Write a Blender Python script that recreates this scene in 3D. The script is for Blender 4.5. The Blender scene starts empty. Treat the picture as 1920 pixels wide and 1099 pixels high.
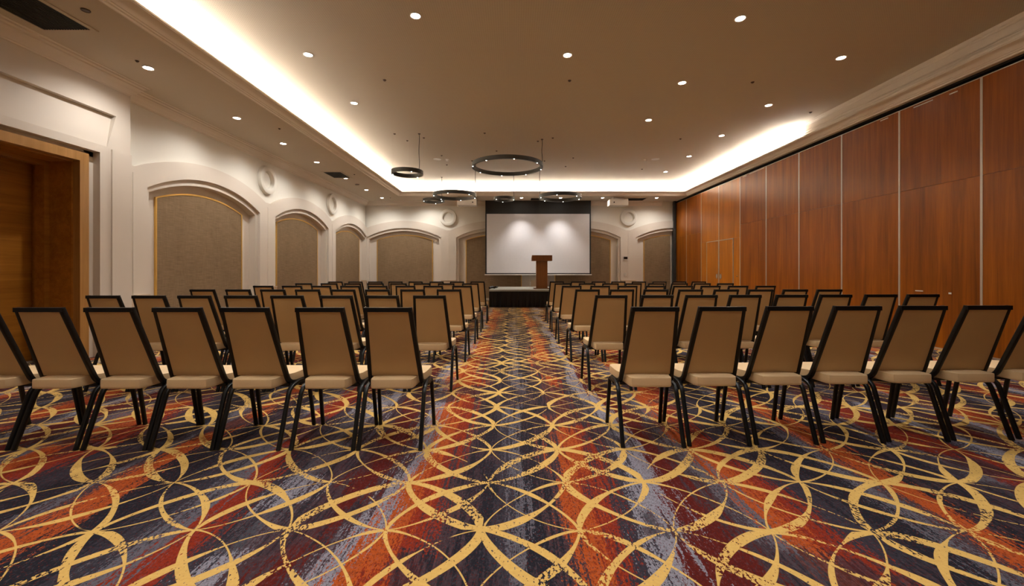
import bpy, bmesh, math, random
from mathutils import Vector, Matrix
random.seed(7)
S = bpy.context.scene
COL = S.collection
PI = math.pi

# ------------------------------------------------------------------ camera
F, VX, VY, H = 785.0, 962.0, 508.0, 1.22
cam_d = bpy.data.cameras.new('camera')
cam = bpy.data.objects.new('camera', cam_d)
COL.objects.link(cam)
cam.location = (0, 0, H)
cam.rotation_euler = (PI / 2, 0, 0)
cam_d.sensor_width = 36
cam_d.lens = 36 * F / 1920
cam_d.shift_x = (960 - VX) / 1920
cam_d.shift_y = -(549.5 - VY) / 1920
cam_d.clip_start = 0.02
S.camera = cam

# ------------------------------------------------------------------ world, exposure
w = bpy.data.worlds.new('world')
S.world = w
w.use_nodes = True
w.node_tree.nodes['Background'].inputs[0].default_value = (0, 0, 0, 1)
w.node_tree.nodes['Background'].inputs[1].default_value = 0
S.view_settings.view_transform = 'Standard'
S.view_settings.look = 'None'
S.view_settings.exposure = 1.47
S.view_settings.gamma = 1
S.view_settings.use_curve_mapping = False
LAMP_COL = (1.0, 0.97, 0.92)
COVE_COL = (1.0, 0.99, 0.97)
P_SPOT = 75.0          # each recessed lamp
P_FILL = 52.0  # each added unseen fill lamp
E_COVE_L, E_COVE_B, E_COVE_R = 31.0, 34.0, 40.0
SPOT_DEG = 100

# main planes of the room (metres; camera stands at x=0, y=0)
XL, XR, YB = -6.0, 6.66, 17.15
HS, HC = 4.06, 4.50
YN = -4.0


# ------------------------------------------------------------------ node helpers
class NT:
    def __init__(self, name):
        self.m = bpy.data.materials.new(name)
        self.m.use_nodes = True
        self.t = self.m.node_tree
        self.b = self.t.nodes['Principled BSDF']

    def n(self, typ, **kw):
        nd = self.t.nodes.new(typ)
        for k, v in kw.items():
            setattr(nd, k, v)
        return nd

    def link(self, a, b):
        self.t.links.new(a, b)

    def val(self, sock, v):
        if isinstance(v, (int, float)):
            sock.default_value = v
        elif isinstance(v, (tuple, list)):
            sock.default_value = tuple(v) if len(v) != 3 or sock.type == 'VECTOR' else (*v, 1)
        else:
            self.link(v, sock)

    def math(self, op, a, b=0.0, c=None, clamp=False):
        nd = self.n('ShaderNodeMath', operation=op, use_clamp=clamp)
        self.val(nd.inputs[0], a)
        self.val(nd.inputs[1], b)
        if c is not None:
            self.val(nd.inputs[2], c)
        return nd.outputs[0]

    def pos(self, kind='Object'):
        return self.n('ShaderNodeTexCoord').outputs[kind]

    def mapping(self, vec, scale=(1, 1, 1), loc=(0, 0, 0)):
        nd = self.n('ShaderNodeMapping')
        self.link(vec, nd.inputs[0])
        self.val(nd.inputs[1], loc)
        nd.inputs[3].default_value = scale
        return nd.outputs[0]

    def noise(self, vec, scale=1.0, detail=2.0, rough=0.5, dist=0.0):
        nd = self.n('ShaderNodeTexNoise')
        self.link(vec, nd.inputs['Vector'])
        nd.inputs['Scale'].default_value = scale
        nd.inputs['Detail'].default_value = detail
        nd.inputs['Roughness'].default_value = rough
        nd.inputs['Distortion'].default_value = dist
        return nd.outputs['Fac']

    def ramp(self, fac, stops, interp='LINEAR'):
        nd = self.n('ShaderNodeValToRGB')
        nd.color_ramp.interpolation = interp
        el = nd.color_ramp.elements
        while len(el) < len(stops):
            el.new(0.5)
        for e, (p, c) in zip(el, stops):
            e.position = p
            e.color = (*c, 1)
        self.link(fac, nd.inputs[0])
        return nd.outputs[0]

    def mix(self, fac, a, b, mode='MIX'):
        nd = self.n('ShaderNodeMix', data_type='RGBA', blend_type=mode)
        self.val(nd.inputs[0], fac)
        self.val(nd.inputs[6], a)
        self.val(nd.inputs[7], b)
        return nd.outputs[2]

    def step(self, v, lo, hi):
        nd = self.n('ShaderNodeMapRange', interpolation_type='SMOOTHSTEP')
        self.val(nd.inputs[0], v)
        self.val(nd.inputs[1], lo)
        self.val(nd.inputs[2], hi)
        return nd.outputs[0]

    def bump(self, h, strength=0.3, dist=0.01):
        nd = self.n('ShaderNodeBump')
        nd.inputs['Strength'].default_value = strength
        nd.inputs['Distance'].default_value = dist
        self.link(h, nd.inputs['Height'])
        self.link(nd.outputs[0], self.b.inputs['Normal'])

    def out(self, color=None, rough=None, metal=None, spec=None, coat=None):
        if color is not None:
            self.val(self.b.inputs['Base Color'], color)
        if rough is not None:
            self.val(self.b.inputs['Roughness'], rough)
        if metal is not None:
            self.b.inputs['Metallic'].default_value = metal
        if spec is not None:
            self.b.inputs['Specular IOR Level'].default_value = spec
        if coat is not None:
            self.b.inputs['Coat Weight'].default_value = coat
            self.b.inputs['Coat Roughness'].default_value = 0.22
        return self.m


def lin(r, g, b):
    f = lambda c: (c / 255 / 12.92) if c / 255 <= 0.04045 else ((c / 255 + 0.055) / 1.055) ** 2.4
    return (f(r), f(g), f(b))


def plain(name, color, rough=0.5, metal=0.0, var=0.06, scale=12, spec=None):
    t = NT(name)
    n = t.noise(t.pos(), scale, 3)
    c = t.mix(t.math('MULTIPLY', n, var * 2), color, tuple(v * 0.5 for v in color))
    return t.out(c, rough, metal, spec)


def emit(name, color, strength):
    t = NT(name)
    t.b.inputs['Base Color'].default_value = (*color, 1)
    t.b.inputs['Emission Color'].default_value = (*color, 1)
    t.b.inputs['Emission Strength'].default_value = strength
    return t.m


def carpet_material():
    t = NT('patterned_carpet')
    p = t.pos()
    sx = t.n('ShaderNodeSeparateXYZ')
    t.link(p, sx.inputs[0])
    x, y = sx.outputs[0], sx.outputs[1]
    mm = t.math

    def nz(scale, seed=(0, 0, 0), sc=(1, 1, 1), det=1, rough=0.5):
        return t.noise(t.mapping(p, sc, seed), scale, det, rough)
    wob = mm('MULTIPLY', mm('SUBTRACT', nz(1.2), 0.5), 0.07)
    wob2 = mm('MULTIPLY', mm('SUBTRACT', nz(1.1, (7, 3, 0)), 0.5), 0.05)
    X = mm('DIVIDE', mm('ADD', mm('ADD', x, 0.147), wob), 0.453)
    Y = mm('DIVIDE', mm('ADD', mm('ADD', y, -1.967), wob2), 0.447)
    # overlapping circles: one around every node of a square lattice, drawn with a swelling brush line
    fx, fy = mm('FLOOR', X), mm('FLOOR', Y)
    u, v = mm('SUBTRACT', X, fx), mm('SUBTRACT', Y, fy)
    g = None
    for cx_ in (0, 1):
        for cy_ in (0, 1):
            du, dv = mm('SUBTRACT', u, cx_), mm('SUBTRACT', v, cy_)
            # squared-off circle (exponent 1.5): nearly straight between nodes, bending tightly at them
            au, av = mm('ABSOLUTE', du), mm('ABSOLUTE', dv)
            ff = mm('ADD', mm('POWER', au, 1.5), mm('POWER', av, 1.5))
            gl = mm('SQRT', mm('ADD', mm('MULTIPLY', mm('ADD', au, av), 2.25), 0.001))
            dist = mm('MULTIPLY', mm('DIVIDE', mm('ABSOLUTE', mm('SUBTRACT', ff, 1.0)), gl), 0.45)
            nx_, ny_ = mm('ADD', fx, cx_), mm('ADD', fy, cy_)
            h = mm('FRACT', mm('MULTIPLY', mm('SINE', mm('ADD', mm('MULTIPLY', nx_, 12.99), mm('MULTIPLY', ny_, 78.23))), 437.58))
            cm = t.n('ShaderNodeCombineXYZ')
            t.link(x, cm.inputs[0])
            t.link(y, cm.inputs[1])
            t.link(mm('MULTIPLY', h, 40.0), cm.inputs[2])
            nn = t.noise(cm.outputs[0], 1.7, 1, 0.4)
            wd = mm('ADD', 0.0036, mm('MULTIPLY', t.step(nn, 0.38, 0.70), 0.024))
            m_ = mm('SUBTRACT', 1.0, t.step(mm('SUBTRACT', dist, wd), -0.0012, 0.0012))
            m_ = mm('MULTIPLY', m_, t.step(nn, 0.285, 0.30))
            g = m_ if g is None else mm('MAXIMUM', g, m_)
    # worn, speckled stretches of the gold yarn
    er_patch = t.step(nz(2.4, (3, 9, 0), (1.6, 0.8, 1), 2), 0.50, 0.58)
    speck = nz(80, (0, 0, 0), (1, 0.6, 1), 2, 0.6)
    th = mm('SUBTRACT', 0.64, mm('MULTIPLY', er_patch, 0.13))
    er = t.step(speck, th, mm('ADD', th, 0.02))
    gold_on = mm('MULTIPLY', g, mm('SUBTRACT', 1.0, er))
    # ground: crisp yarn colours in long ragged streaks running up the room
    warp = mm('MULTIPLY', mm('SUBTRACT', nz(1.0, (0, 0, 0), (1.5, 0.5, 1), 2), 0.5), 0.6)
    fine = mm('MULTIPLY', mm('SUBTRACT', nz(1.0, (0, 2, 0), (34, 1.6, 1), 4, 0.7), 0.5), 0.55)
    grit = mm('MULTIPLY', mm('SUBTRACT', nz(105, (0, 0, 0), (1, 0.5, 1), 2, 0.7), 0.5), 0.36)
    q = mm('ADD', x, mm('ADD', warp, mm('ADD', fine, grit)))
    per = 4.4
    f = mm('FRACT', mm('DIVIDE', mm('ADD', q, 2.3), per))
    DK, CH, PU = lin(31, 31, 39), lin(50, 47, 56), lin(64, 50, 56)
    GR, LG = lin(92, 90, 100), lin(132, 130, 142)
    RD, DR, OR = lin(130, 42, 22), lin(86, 24, 18), lin(164, 74, 28)
    st = [(-2.3, OR), (-2.12, DK), (-1.9, CH), (-1.75, GR), (-1.62, RD), (-1.42, CH), (-1.3, LG), (-1.15, PU),
          (-1.0, DR), (-0.84, PU), (-0.76, LG), (-0.66, OR), (-0.50, RD), (-0.38, PU), (-0.28, DK), (-0.14, CH), (-0.02, GR),
          (0.06, DK), (0.20, PU), (0.28, OR), (0.40, RD), (0.50, CH), (0.62, LG), (0.76, DR), (0.98, PU),
          (1.10, GR), (1.20, OR), (1.36, RD), (1.5, CH), (1.7, DK), (1.92, GR), (2.0, PU)]
    nd = t.n('ShaderNodeValToRGB')
    nd.color_ramp.interpolation = 'CONSTANT'
    el = nd.color_ramp.elements
    while len(el) < len(st):
        el.new(0.5)
    for e, (pp, c) in zip(el, st):
        e.position = (pp + 2.3) / per
        e.color = (*c, 1)
    t.link(f, nd.inputs[0])
    base = nd.outputs[0]
    rag = mm('ADD', nz(1.0, (5, 1, 0), (1.3, 1.1, 1), 3, 0.55), mm('MULTIPLY', mm('ADD', fine, grit), 0.45))
    base = t.mix(mm('MULTIPLY', t.step(rag, 0.55, 0.57), 0.8), base, t.mix(t.step(nz(1.0, (0, 0, 0), (40, 2.4, 1), 4, 0.7), 0.49, 0.51), DK, PU))
    tw = nz(75, (0, 0, 0), (1, 0.5, 1), 3, 0.75)
    base = t.mix(t.step(tw, 0.53, 0.56), base, t.mix(0.35, base, DK))
    base = t.mix(mm('MULTIPLY', t.step(tw, 0.44, 0.40), 0.45), base, t.mix(0.5, base, GR))
    base = t.mix(mm('MULTIPLY', t.step(nz(110, (9, 9, 0), (1, 0.7, 1), 2, 0.6), 0.60, 0.62), 0.7), base, DR)
    col = t.mix(gold_on, base, t.mix(nz(60, det=2), lin(214, 178, 106), lin(194, 154, 82)))
    t.bump(t.noise(p, 260, 2), 0.5, 0.004)
    return t.out(col, 0.95, spec=0.1)


def wood(name, c1, c2, axis='z', stretch=1.0, rough=0.32, coat=0.5, fig=0.35, seed_obj=True):
    t = NT(name)
    p = t.pos('Object')
    if seed_obj:
        oi = t.n('ShaderNodeObjectInfo')
        cm = t.n('ShaderNodeCombineXYZ')
        t.link(t.math('MULTIPLY', oi.outputs['Random'], 37), cm.inputs[0])
        t.link(t.math('MULTIPLY', oi.outputs['Random'], 91), cm.inputs[1])
        t.link(t.math('MULTIPLY', oi.outputs['Random'], 17), cm.inputs[2])
        va = t.n('ShaderNodeVectorMath', operation='ADD')
        t.link(p, va.inputs[0])
        t.link(cm.outputs[0], va.inputs[1])
        p = va.outputs[0]
    k = {'z': (14, 14, 0.55), 'y': (14, 0.55, 14), 'x': (0.55, 14, 14)}[axis]
    k2 = {'z': (90, 90, 3), 'y': (90, 3, 90), 'x': (3, 90, 90)}[axis]
    k3 = {'z': (3.2, 3.2, 0.5), 'y': (3.2, 0.5, 3.2), 'x': (0.5, 3.2, 3.2)}[axis]
    a = t.noise(t.mapping(p, k), 1.0 * stretch, 4, 0.6, 0.6)
    b = t.noise(t.mapping(p, k2), 1.0, 3, 0.6)
    c = t.noise(t.mapping(p, k3), 1.0, 2, 0.5, 0.4)
    f = t.math('ADD', t.math('MULTIPLY', a, 0.45), t.math('ADD', t.math('MULTIPLY', b, 0.2), t.math('MULTIPLY', c, fig)))
    col = t.ramp(f, [(0.30, c1), (0.50, tuple((i + j) / 2 for i, j in zip(c1, c2))), (0.68, c2)])
    return t.out(col, rough, spec=0.3, coat=coat)


def linen(name):
    t = NT(name)
    p = t.pos('Object')
    a = t.noise(t.mapping(p, (4, 4, 90)), 1.0, 4, 0.7)
    b = t.noise(t.mapping(p, (130, 130, 6)), 1.0, 2, 0.6)
    c = t.noise(p, 1.2, 2)
    f = t.math('ADD', t.math('MULTIPLY', a, 0.55), t.math('ADD', t.math('MULTIPLY', b, 0.3), t.math('MULTIPLY', c, 0.15)))
    col = t.ramp(f, [(0.32, lin(112, 92, 68)), (0.52, lin(138, 115, 88)), (0.70, lin(160, 137, 108))])
    t.bump(f, 0.25, 0.003)
    return t.out(col, 0.9, spec=0.15)


def plaster(name, color, var=0.04, rough=0.75):
    t = NT(name)
    p = t.pos('Object')
    n = t.noise(p, 0.9, 4, 0.6)
    col = t.mix(t.math('MULTIPLY', n, var * 2), color, tuple(v * 0.6 for v in color))
    t.bump(t.noise(p, 60, 3), 0.04, 0.003)
    return t.out(col, rough, spec=0.25)


def perforated(name, color):
    t = NT(name)
    p = t.pos('Object')
    sx = t.n('ShaderNodeSeparateXYZ')
    t.link(p, sx.inputs[0])
    d = []
    for k in (0, 1):
        fr = t.math('SUBTRACT', t.math('FRACT', t.math('MULTIPLY', sx.outputs[k], 1 / 0.03)), 0.5)
        d.append(t.math('MULTIPLY', fr, fr))
    r = t.math('SQRT', t.math('ADD', d[0], d[1]))
    hole = t.math('SUBTRACT', 1.0, t.step(r, 0.20, 0.28))
    n = t.noise(p, 0.5, 3, 0.5)
    col = t.mix(t.math('MULTIPLY', n, 0.12), color, tuple(v * 0.6 for v in color))
    col = t.mix(t.math('MULTIPLY', hole, 0.16), col, (0.06, 0.05, 0.04))
    return t.out(col, 0.8, spec=0.2)


def vinyl(name, color):
    t = NT(name)
    p = t.pos('Object')
    n = t.noise(p, 3.0, 2)
    col = t.mix(t.math('MULTIPLY', n, 0.15), color, tuple(v * 0.7 for v in color))
    t.bump(t.noise(t.mapping(p, (1, 1, 1)), 420, 2), 0.12, 0.001)
    return t.out(col, 0.5, spec=0.35)


M = dict(
    carpet=carpet_material(),
    wall=plaster('cream_plaster', lin(226, 221, 210)),
    relief=plaster('shaded_cream_plaster', lin(214, 203, 190)),  # darker than the wall plaster: shade on the relief put into its colour
    dado=plaster('beige_dado_stone', lin(206, 184, 158), 0.08),
    ceiling=perforated('perforated_ceiling_board', lin(202, 190, 172)),
    soffit=plaster('soffit_paint', lin(202, 190, 172)),
    crown=plaster('crown_paint', lin(228, 218, 206)),
    linen=linen('woven_linen'),
    gold=plain('brushed_gold', lin(222, 176, 92), 0.35, 0.5),
    cherry=wood('cherry_veneer', lin(98, 46, 1), lin(168, 92, 6), 'z', rough=0.36, coat=0.10),
    cherry_light=wood('light_cherry_veneer', lin(136, 76, 4), lin(196, 118, 18), 'z', rough=0.32, coat=0.15),
    oak_h=wood('oak_horizontal', lin(128, 80, 18), lin(186, 124, 44), 'y', rough=0.42, coat=0.2),
    oak=wood('oak_frame', lin(140, 96, 42), lin(188, 140, 80), 'z', rough=0.42, coat=0.2),
    walnut=wood('walnut', lin(106, 62, 26), lin(142, 88, 44), 'z', rough=0.4, coat=0.15),
    alu=plain('brushed_aluminium', lin(196, 186, 172), 0.38, 0.55),
    chrome=plain('chrome', lin(220, 220, 220), 0.12, 1.0),
    black=plain('black_painted_steel', lin(9, 9, 10), 0.38, 0.0, spec=0.35),
    dark=plain('dark_grey_metal', lin(58, 58, 56), 0.5, 0.2),
    slot=plain('dark_slot', lin(22, 20, 18), 0.8),
    sensor=plain('dark_bronze', lin(80, 60, 44), 0.5),
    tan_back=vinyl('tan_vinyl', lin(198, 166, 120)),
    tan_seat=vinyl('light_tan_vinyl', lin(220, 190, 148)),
    white=plain('white_plastic', lin(226, 220, 212), 0.45),
    screen=plain('projection_cloth', lin(216, 214, 218), 0.8, spec=0.1),
    screen_black=plain('black_screen_border', lin(38, 38, 38), 0.7),
    satin=plain('black_satin', lin(9, 10, 13), 0.33, spec=0.45),
    stage=plain('grey_stage_carpet', lin(150, 148, 138), 0.9),
    glass_dark=plain('dark_display', lin(40, 28, 22), 0.2),
    lens=emit('lit_lens', (1.0, 0.93, 0.84), 30.0),
    dot=emit('small_lit_lens', (0.95, 1.0, 0.96), 5.0),
    cove=emit('led_strip', COVE_COL, 1.0),
)


# ------------------------------------------------------------------ mesh helpers
class MB:
    def __init__(self):
        self.b = bmesh.new()

    def quad(self, *pts):
        vs = [self.b.verts.new(p) for p in pts]
        return self.b.faces.new(vs)

    def box(self, x0, x1, y0, y1, z0, z1):
        v = [self.b.verts.new((x, y, z)) for z in (z0, z1) for y in (y0, y1) for x in (x0, x1)]
        for f in ((0, 2, 3, 1), (4, 5, 7, 6), (0, 1, 5, 4), (2, 6, 7, 3), (0, 4, 6, 2), (1, 3, 7, 5)):
            self.b.faces.new([v[i] for i in f])
        return self

    def prism(self, poly, z0, z1, f=lambda u, v, d: (u, v, d)):
        a = [self.b.verts.new(f(u, v, z0)) for u, v in poly]
        c = [self.b.verts.new(f(u, v, z1)) for u, v in poly]
        n = len(poly)
        self.b.faces.new(a)
        self.b.faces.new(list(reversed(c)))
        for i in range(n):
            j = (i + 1) % n
            self.b.faces.new([a[i], c[i], c[j], a[j]])
        return self

    def lathe(self, prof, seg=32, c=(0, 0, 0), closed=False):
        rings = []
        for r, z in prof:
            if r < 1e-6:
                rings.append([self.b.verts.new((c[0], c[1], c[2] + z))])
            else:
                rings.append([self.b.verts.new((c[0] + r * math.cos(2 * PI * i / seg), c[1] + r * math.sin(2 * PI * i / seg), c[2] + z)) for i in range(seg)])
        pairs = list(zip(rings, rings[1:]))
        if closed:
            pairs.append((rings[-1], rings[0]))
        for A, B in pairs:
            for i in range(seg):
                j = (i + 1) % seg
                q = [A[i % len(A)], A[j % len(A)], B[j % len(B)], B[i % len(B)]]
                q = list(dict.fromkeys(q))
                if len(q) > 2:
                    self.b.faces.new(q)
        return self

    def sweep(self, path, prof, ups=None, cap=True):
        # prof: list of (side, up) ; path: list of Vector ; side axis fixed from 'ups'
        path = [Vector(p) for p in path]
        rings = []
        for i, p in enumerate(path):
            a = path[max(i - 1, 0)]
            c = path[min(i + 1, len(path) - 1)]
            tan = (c - a).normalized()
            up = Vector(ups)
            side = tan.cross(up).normalized()
            u2 = side.cross(tan).normalized()
            k = 1.0
            if 0 < i < len(path) - 1:
                d1 = (p - a).normalized()
                k = 1 / max(0.5, d1.dot(tan))
            rings.append([self.b.verts.new(p + side * s_ + u2 * (v_ * k)) for s_, v_ in prof])
        n = len(prof)
        for A, B in zip(rings, rings[1:]):
            for i in range(n):
                j = (i + 1) % n
                self.b.faces.new([A[i], A[j], B[j], B[i]])
        if cap:
            self.b.faces.new(list(reversed(rings[0])))
            self.b.faces.new(rings[-1])
        return self

    def tube(self, a, b, r, seg=8):
        a, b = Vector(a), Vector(b)
        up = (1, 0, 0) if abs((b - a).normalized().x) < 0.9 else (0, 0, 1)
        prof = [(r * math.cos(2 * PI * i / seg), r * math.sin(2 * PI * i / seg)) for i in range(seg)]
        return self.sweep([a, b], prof, up)

    def mesh(self, name, m, smooth=False, bevel=0.0, seg=2):
        if bevel:
            bmesh.ops.bevel(self.b, geom=[e for e in self.b.edges if len(e.link_faces) == 2 and e.calc_face_angle(0) > 0.6],
                            offset=bevel, segments=seg, affect='EDGES', profile=0.6)
        bmesh.ops.recalc_face_normals(self.b, faces=self.b.faces)
        me = bpy.data.meshes.new(name)
        self.b.to_mesh(me)
        self.b.free()
        me.materials.append(m)
        if smooth:
            for p in me.polygons:
                p.use_smooth = True
            try:
                me.set_sharp_from_angle(angle=math.radians(38))
            except Exception:
                pass
        return me

    def obj(self, name, m, parent=None, smooth=False, bevel=0.0, seg=2):
        o = bpy.data.objects.new(name, self.mesh(name, m, smooth, bevel, seg))
        COL.objects.link(o)
        if parent:
            o.parent = parent
        return o


def tag(o, label=None, cat=None, group=None, kind=None):
    if label:
        assert 4 <= len(label.split()) <= 16, label
        o['label'] = label
    if cat:
        o['category'] = cat
    if group:
        o['group'] = group
    if kind:
        o['kind'] = kind
    return o


def thing(name, label, cat, loc, rz=0.0, group=None):
    o = bpy.data.objects.new(name, None)
    COL.objects.link(o)
    o.location = loc
    o.rotation_euler = (0, 0, rz)
    o.empty_display_size = 0.1
    return tag(o, label, cat, group)


def struct(mb, name, m, smooth=False):
    o = mb.obj(name, m, smooth=smooth)
    o['kind'] = 'structure'
    return o


def struct_root(name, loc=(0, 0, 0)):
    o = bpy.data.objects.new(name, None)
    COL.objects.link(o)
    o.location = loc
    o['kind'] = 'structure'
    return o


def on_plane_z(px, py, z):
    Y = F * (z - H) / (VY - py)
    return ((px - VX) * Y / F, Y, z)


def copy_thing(root, loc, rz=0.0, label=None, group=None):
    r = root.copy()
    COL.objects.link(r)
    r.location = loc
    r.rotation_euler = (0, 0, rz)
    if label:
        assert 4 <= len(label.split()) <= 16, label
        r['label'] = label
    if group:
        r['group'] = group
    for ch in list(root.children):
        c = ch.copy()
        COL.objects.link(c)
        c.parent = r
        for g in list(ch.children):
            d = g.copy()
            COL.objects.link(d)
            d.parent = c
    return r


ORD = ['', 'first', 'second', 'third', 'fourth', 'fifth', 'sixth', 'seventh', 'eighth']

# ------------------------------------------------------------------ room shell
struct(MB().box(-6.9, 7.0, YN - 0.1, 17.5, -0.08, 0), 'floor', M['carpet'])
# main ceiling inside the cove
struct(MB().box(-4.60, 6.50, YN, 15.98, HC, HC + 0.1), 'ceiling', M['ceiling'])
# lower soffit ring around it
sf = MB()
sf.box(-6.9, -4.34, YN, 17.5, HS, HS + 0.09)
sf.box(-4.34, 6.58, 15.80, 17.5, HS, HS + 0.09)
sf.box(6.58, 6.67, YN, 17.5, HS, HS + 0.09)
# recess walls behind the cove lip
sf.box(-4.68, -4.60, YN, 16.06, HS + 0.09, HC + 0.1)
sf.box(-4.60, 6.58, 15.98, 16.06, HS + 0.09, HC + 0.1)
struct(sf, 'ceiling_soffit', M['soffit'])
rc = MB()
rc.box(6.50, 6.58, YN, 15.98, HS + 0.09, HC + 0.1)
for prof in ([(6.51, 4.43), (6.492, 4.432), (6.486, 4.45), (6.47, 4.465), (6.46, 4.485), (6.45, 4.505), (6.51, 4.505)],
             [(6.51, 4.30), (6.488, 4.303), (6.484, 4.315), (6.488, 4.327), (6.51, 4.33)],
             [(6.51, 4.235), (6.48, 4.238), (6.474, 4.255), (6.48, 4.27), (6.51, 4.272)]):
    rc.prism(prof, YN, 9.3, lambda u, v, d: (u, d, v))
struct(rc, 'trim_5', M['crown'])


def cornice_profile(P):
    return P


# cove lip moulding: follows left edge, back edge, right edge. (inward offset, height)
lip = [(-0.10, 4.10), (0.00, 4.055), (0.012, 4.045), (0.03, 4.045), (0.035, 4.065), (0.055, 4.070), (0.06, 4.085), (0.075, 4.088),
       (0.085, 4.10), (0.10, 4.118), (0.125, 4.135), (0.155, 4.148), (0.185, 4.155), (0.19, 4.165), (0.20, 4.168), (0.20, 4.19), (0.17, 4.19), (0.16, 4.16), (-0.02, 4.155)]
mb = MB()
rings = []
for (px, py, dx, dy) in ((-4.34, YN, 1, 0), (-4.34, 15.80, 1, -1), (6.58, 15.80, -1, -1), (6.58, YN, -1, 0)):
    rings.append([mb.b.verts.new((px + dx * o_, py + dy * o_, h_)) for o_, h_ in lip])
for A, B in zip(rings, rings[1:]):
    for i in range(len(lip)):
        j = (i + 1) % len(lip)
        mb.b.faces.new([A[i], A[j], B[j], B[i]])
struct(mb, 'trim_1', M['crown'], smooth=True)

# crown moulding: left wall and back wall
crown = [(0, 3.885), (0.02, 3.885), (0.025, 3.905), (0.045, 3.915), (0.055, 3.935), (0.09, 3.955), (0.105, 3.985), (0.13, 4.0),
         (0.135, 4.02), (0.165, 4.03), (0.17, 4.05), (0.20, 4.055), (0.20, 4.065), (-0.05, 4.065), (-0.05, 3.885)]
mb = MB()
path = ((-5.85, YN, 0), (-5.85, 6.36, 0), None)
r0 = [mb.b.verts.new((-5.86 + o_, YN, h_)) for o_, h_ in crown]
r1 = [mb.b.verts.new((-5.86 + o_, 6.38 + max(o_, 0) * 0.9, h_)) for o_, h_ in crown]
r2 = [mb.b.verts.new((-6.05 + o_, 6.30 + max(o_, 0), h_)) for o_, h_ in crown]
r3 = [mb.b.verts.new((-6.05 + o_, YB + 0.05 - o_, h_)) for o_, h_ in crown]
r4 = [mb.b.verts.new((6.10, YB + 0.05 - o_, h_)) for o_, h_ in crown]
for A, B in ((r0, r1), (r2, r3), (r3, r4)):
    for i in range(len(crown)):
        j = (i + 1) % len(crown)
        mb.b.faces.new([A[i], A[j], B[j], B[i]])
for R in (r1, r4):
    mb.b.faces.new(R)
struct(mb, 'trim_2', M['crown'], smooth=True)

# ---- arcaded walls
HW, SP, RISE = 1.53, 2.59, 0.385      # outer step
HW2, SP2, RISE2 = 1.44, 2.527, 0.335   # inner edge
HT, HTV, RT = 1.76, 2.88, 0.39          # top of relief
HFW, SPF, RF = 1.13, 2.485, 0.20         # fabric
LEDGE = 0.84


def arc(u, half, spring, rise):
    if abs(u) >= half:
        return spring
    R = (half * half + rise * rise) / (2 * rise)
    return spring + rise - R + math.sqrt(R * R - u * u)


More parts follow.
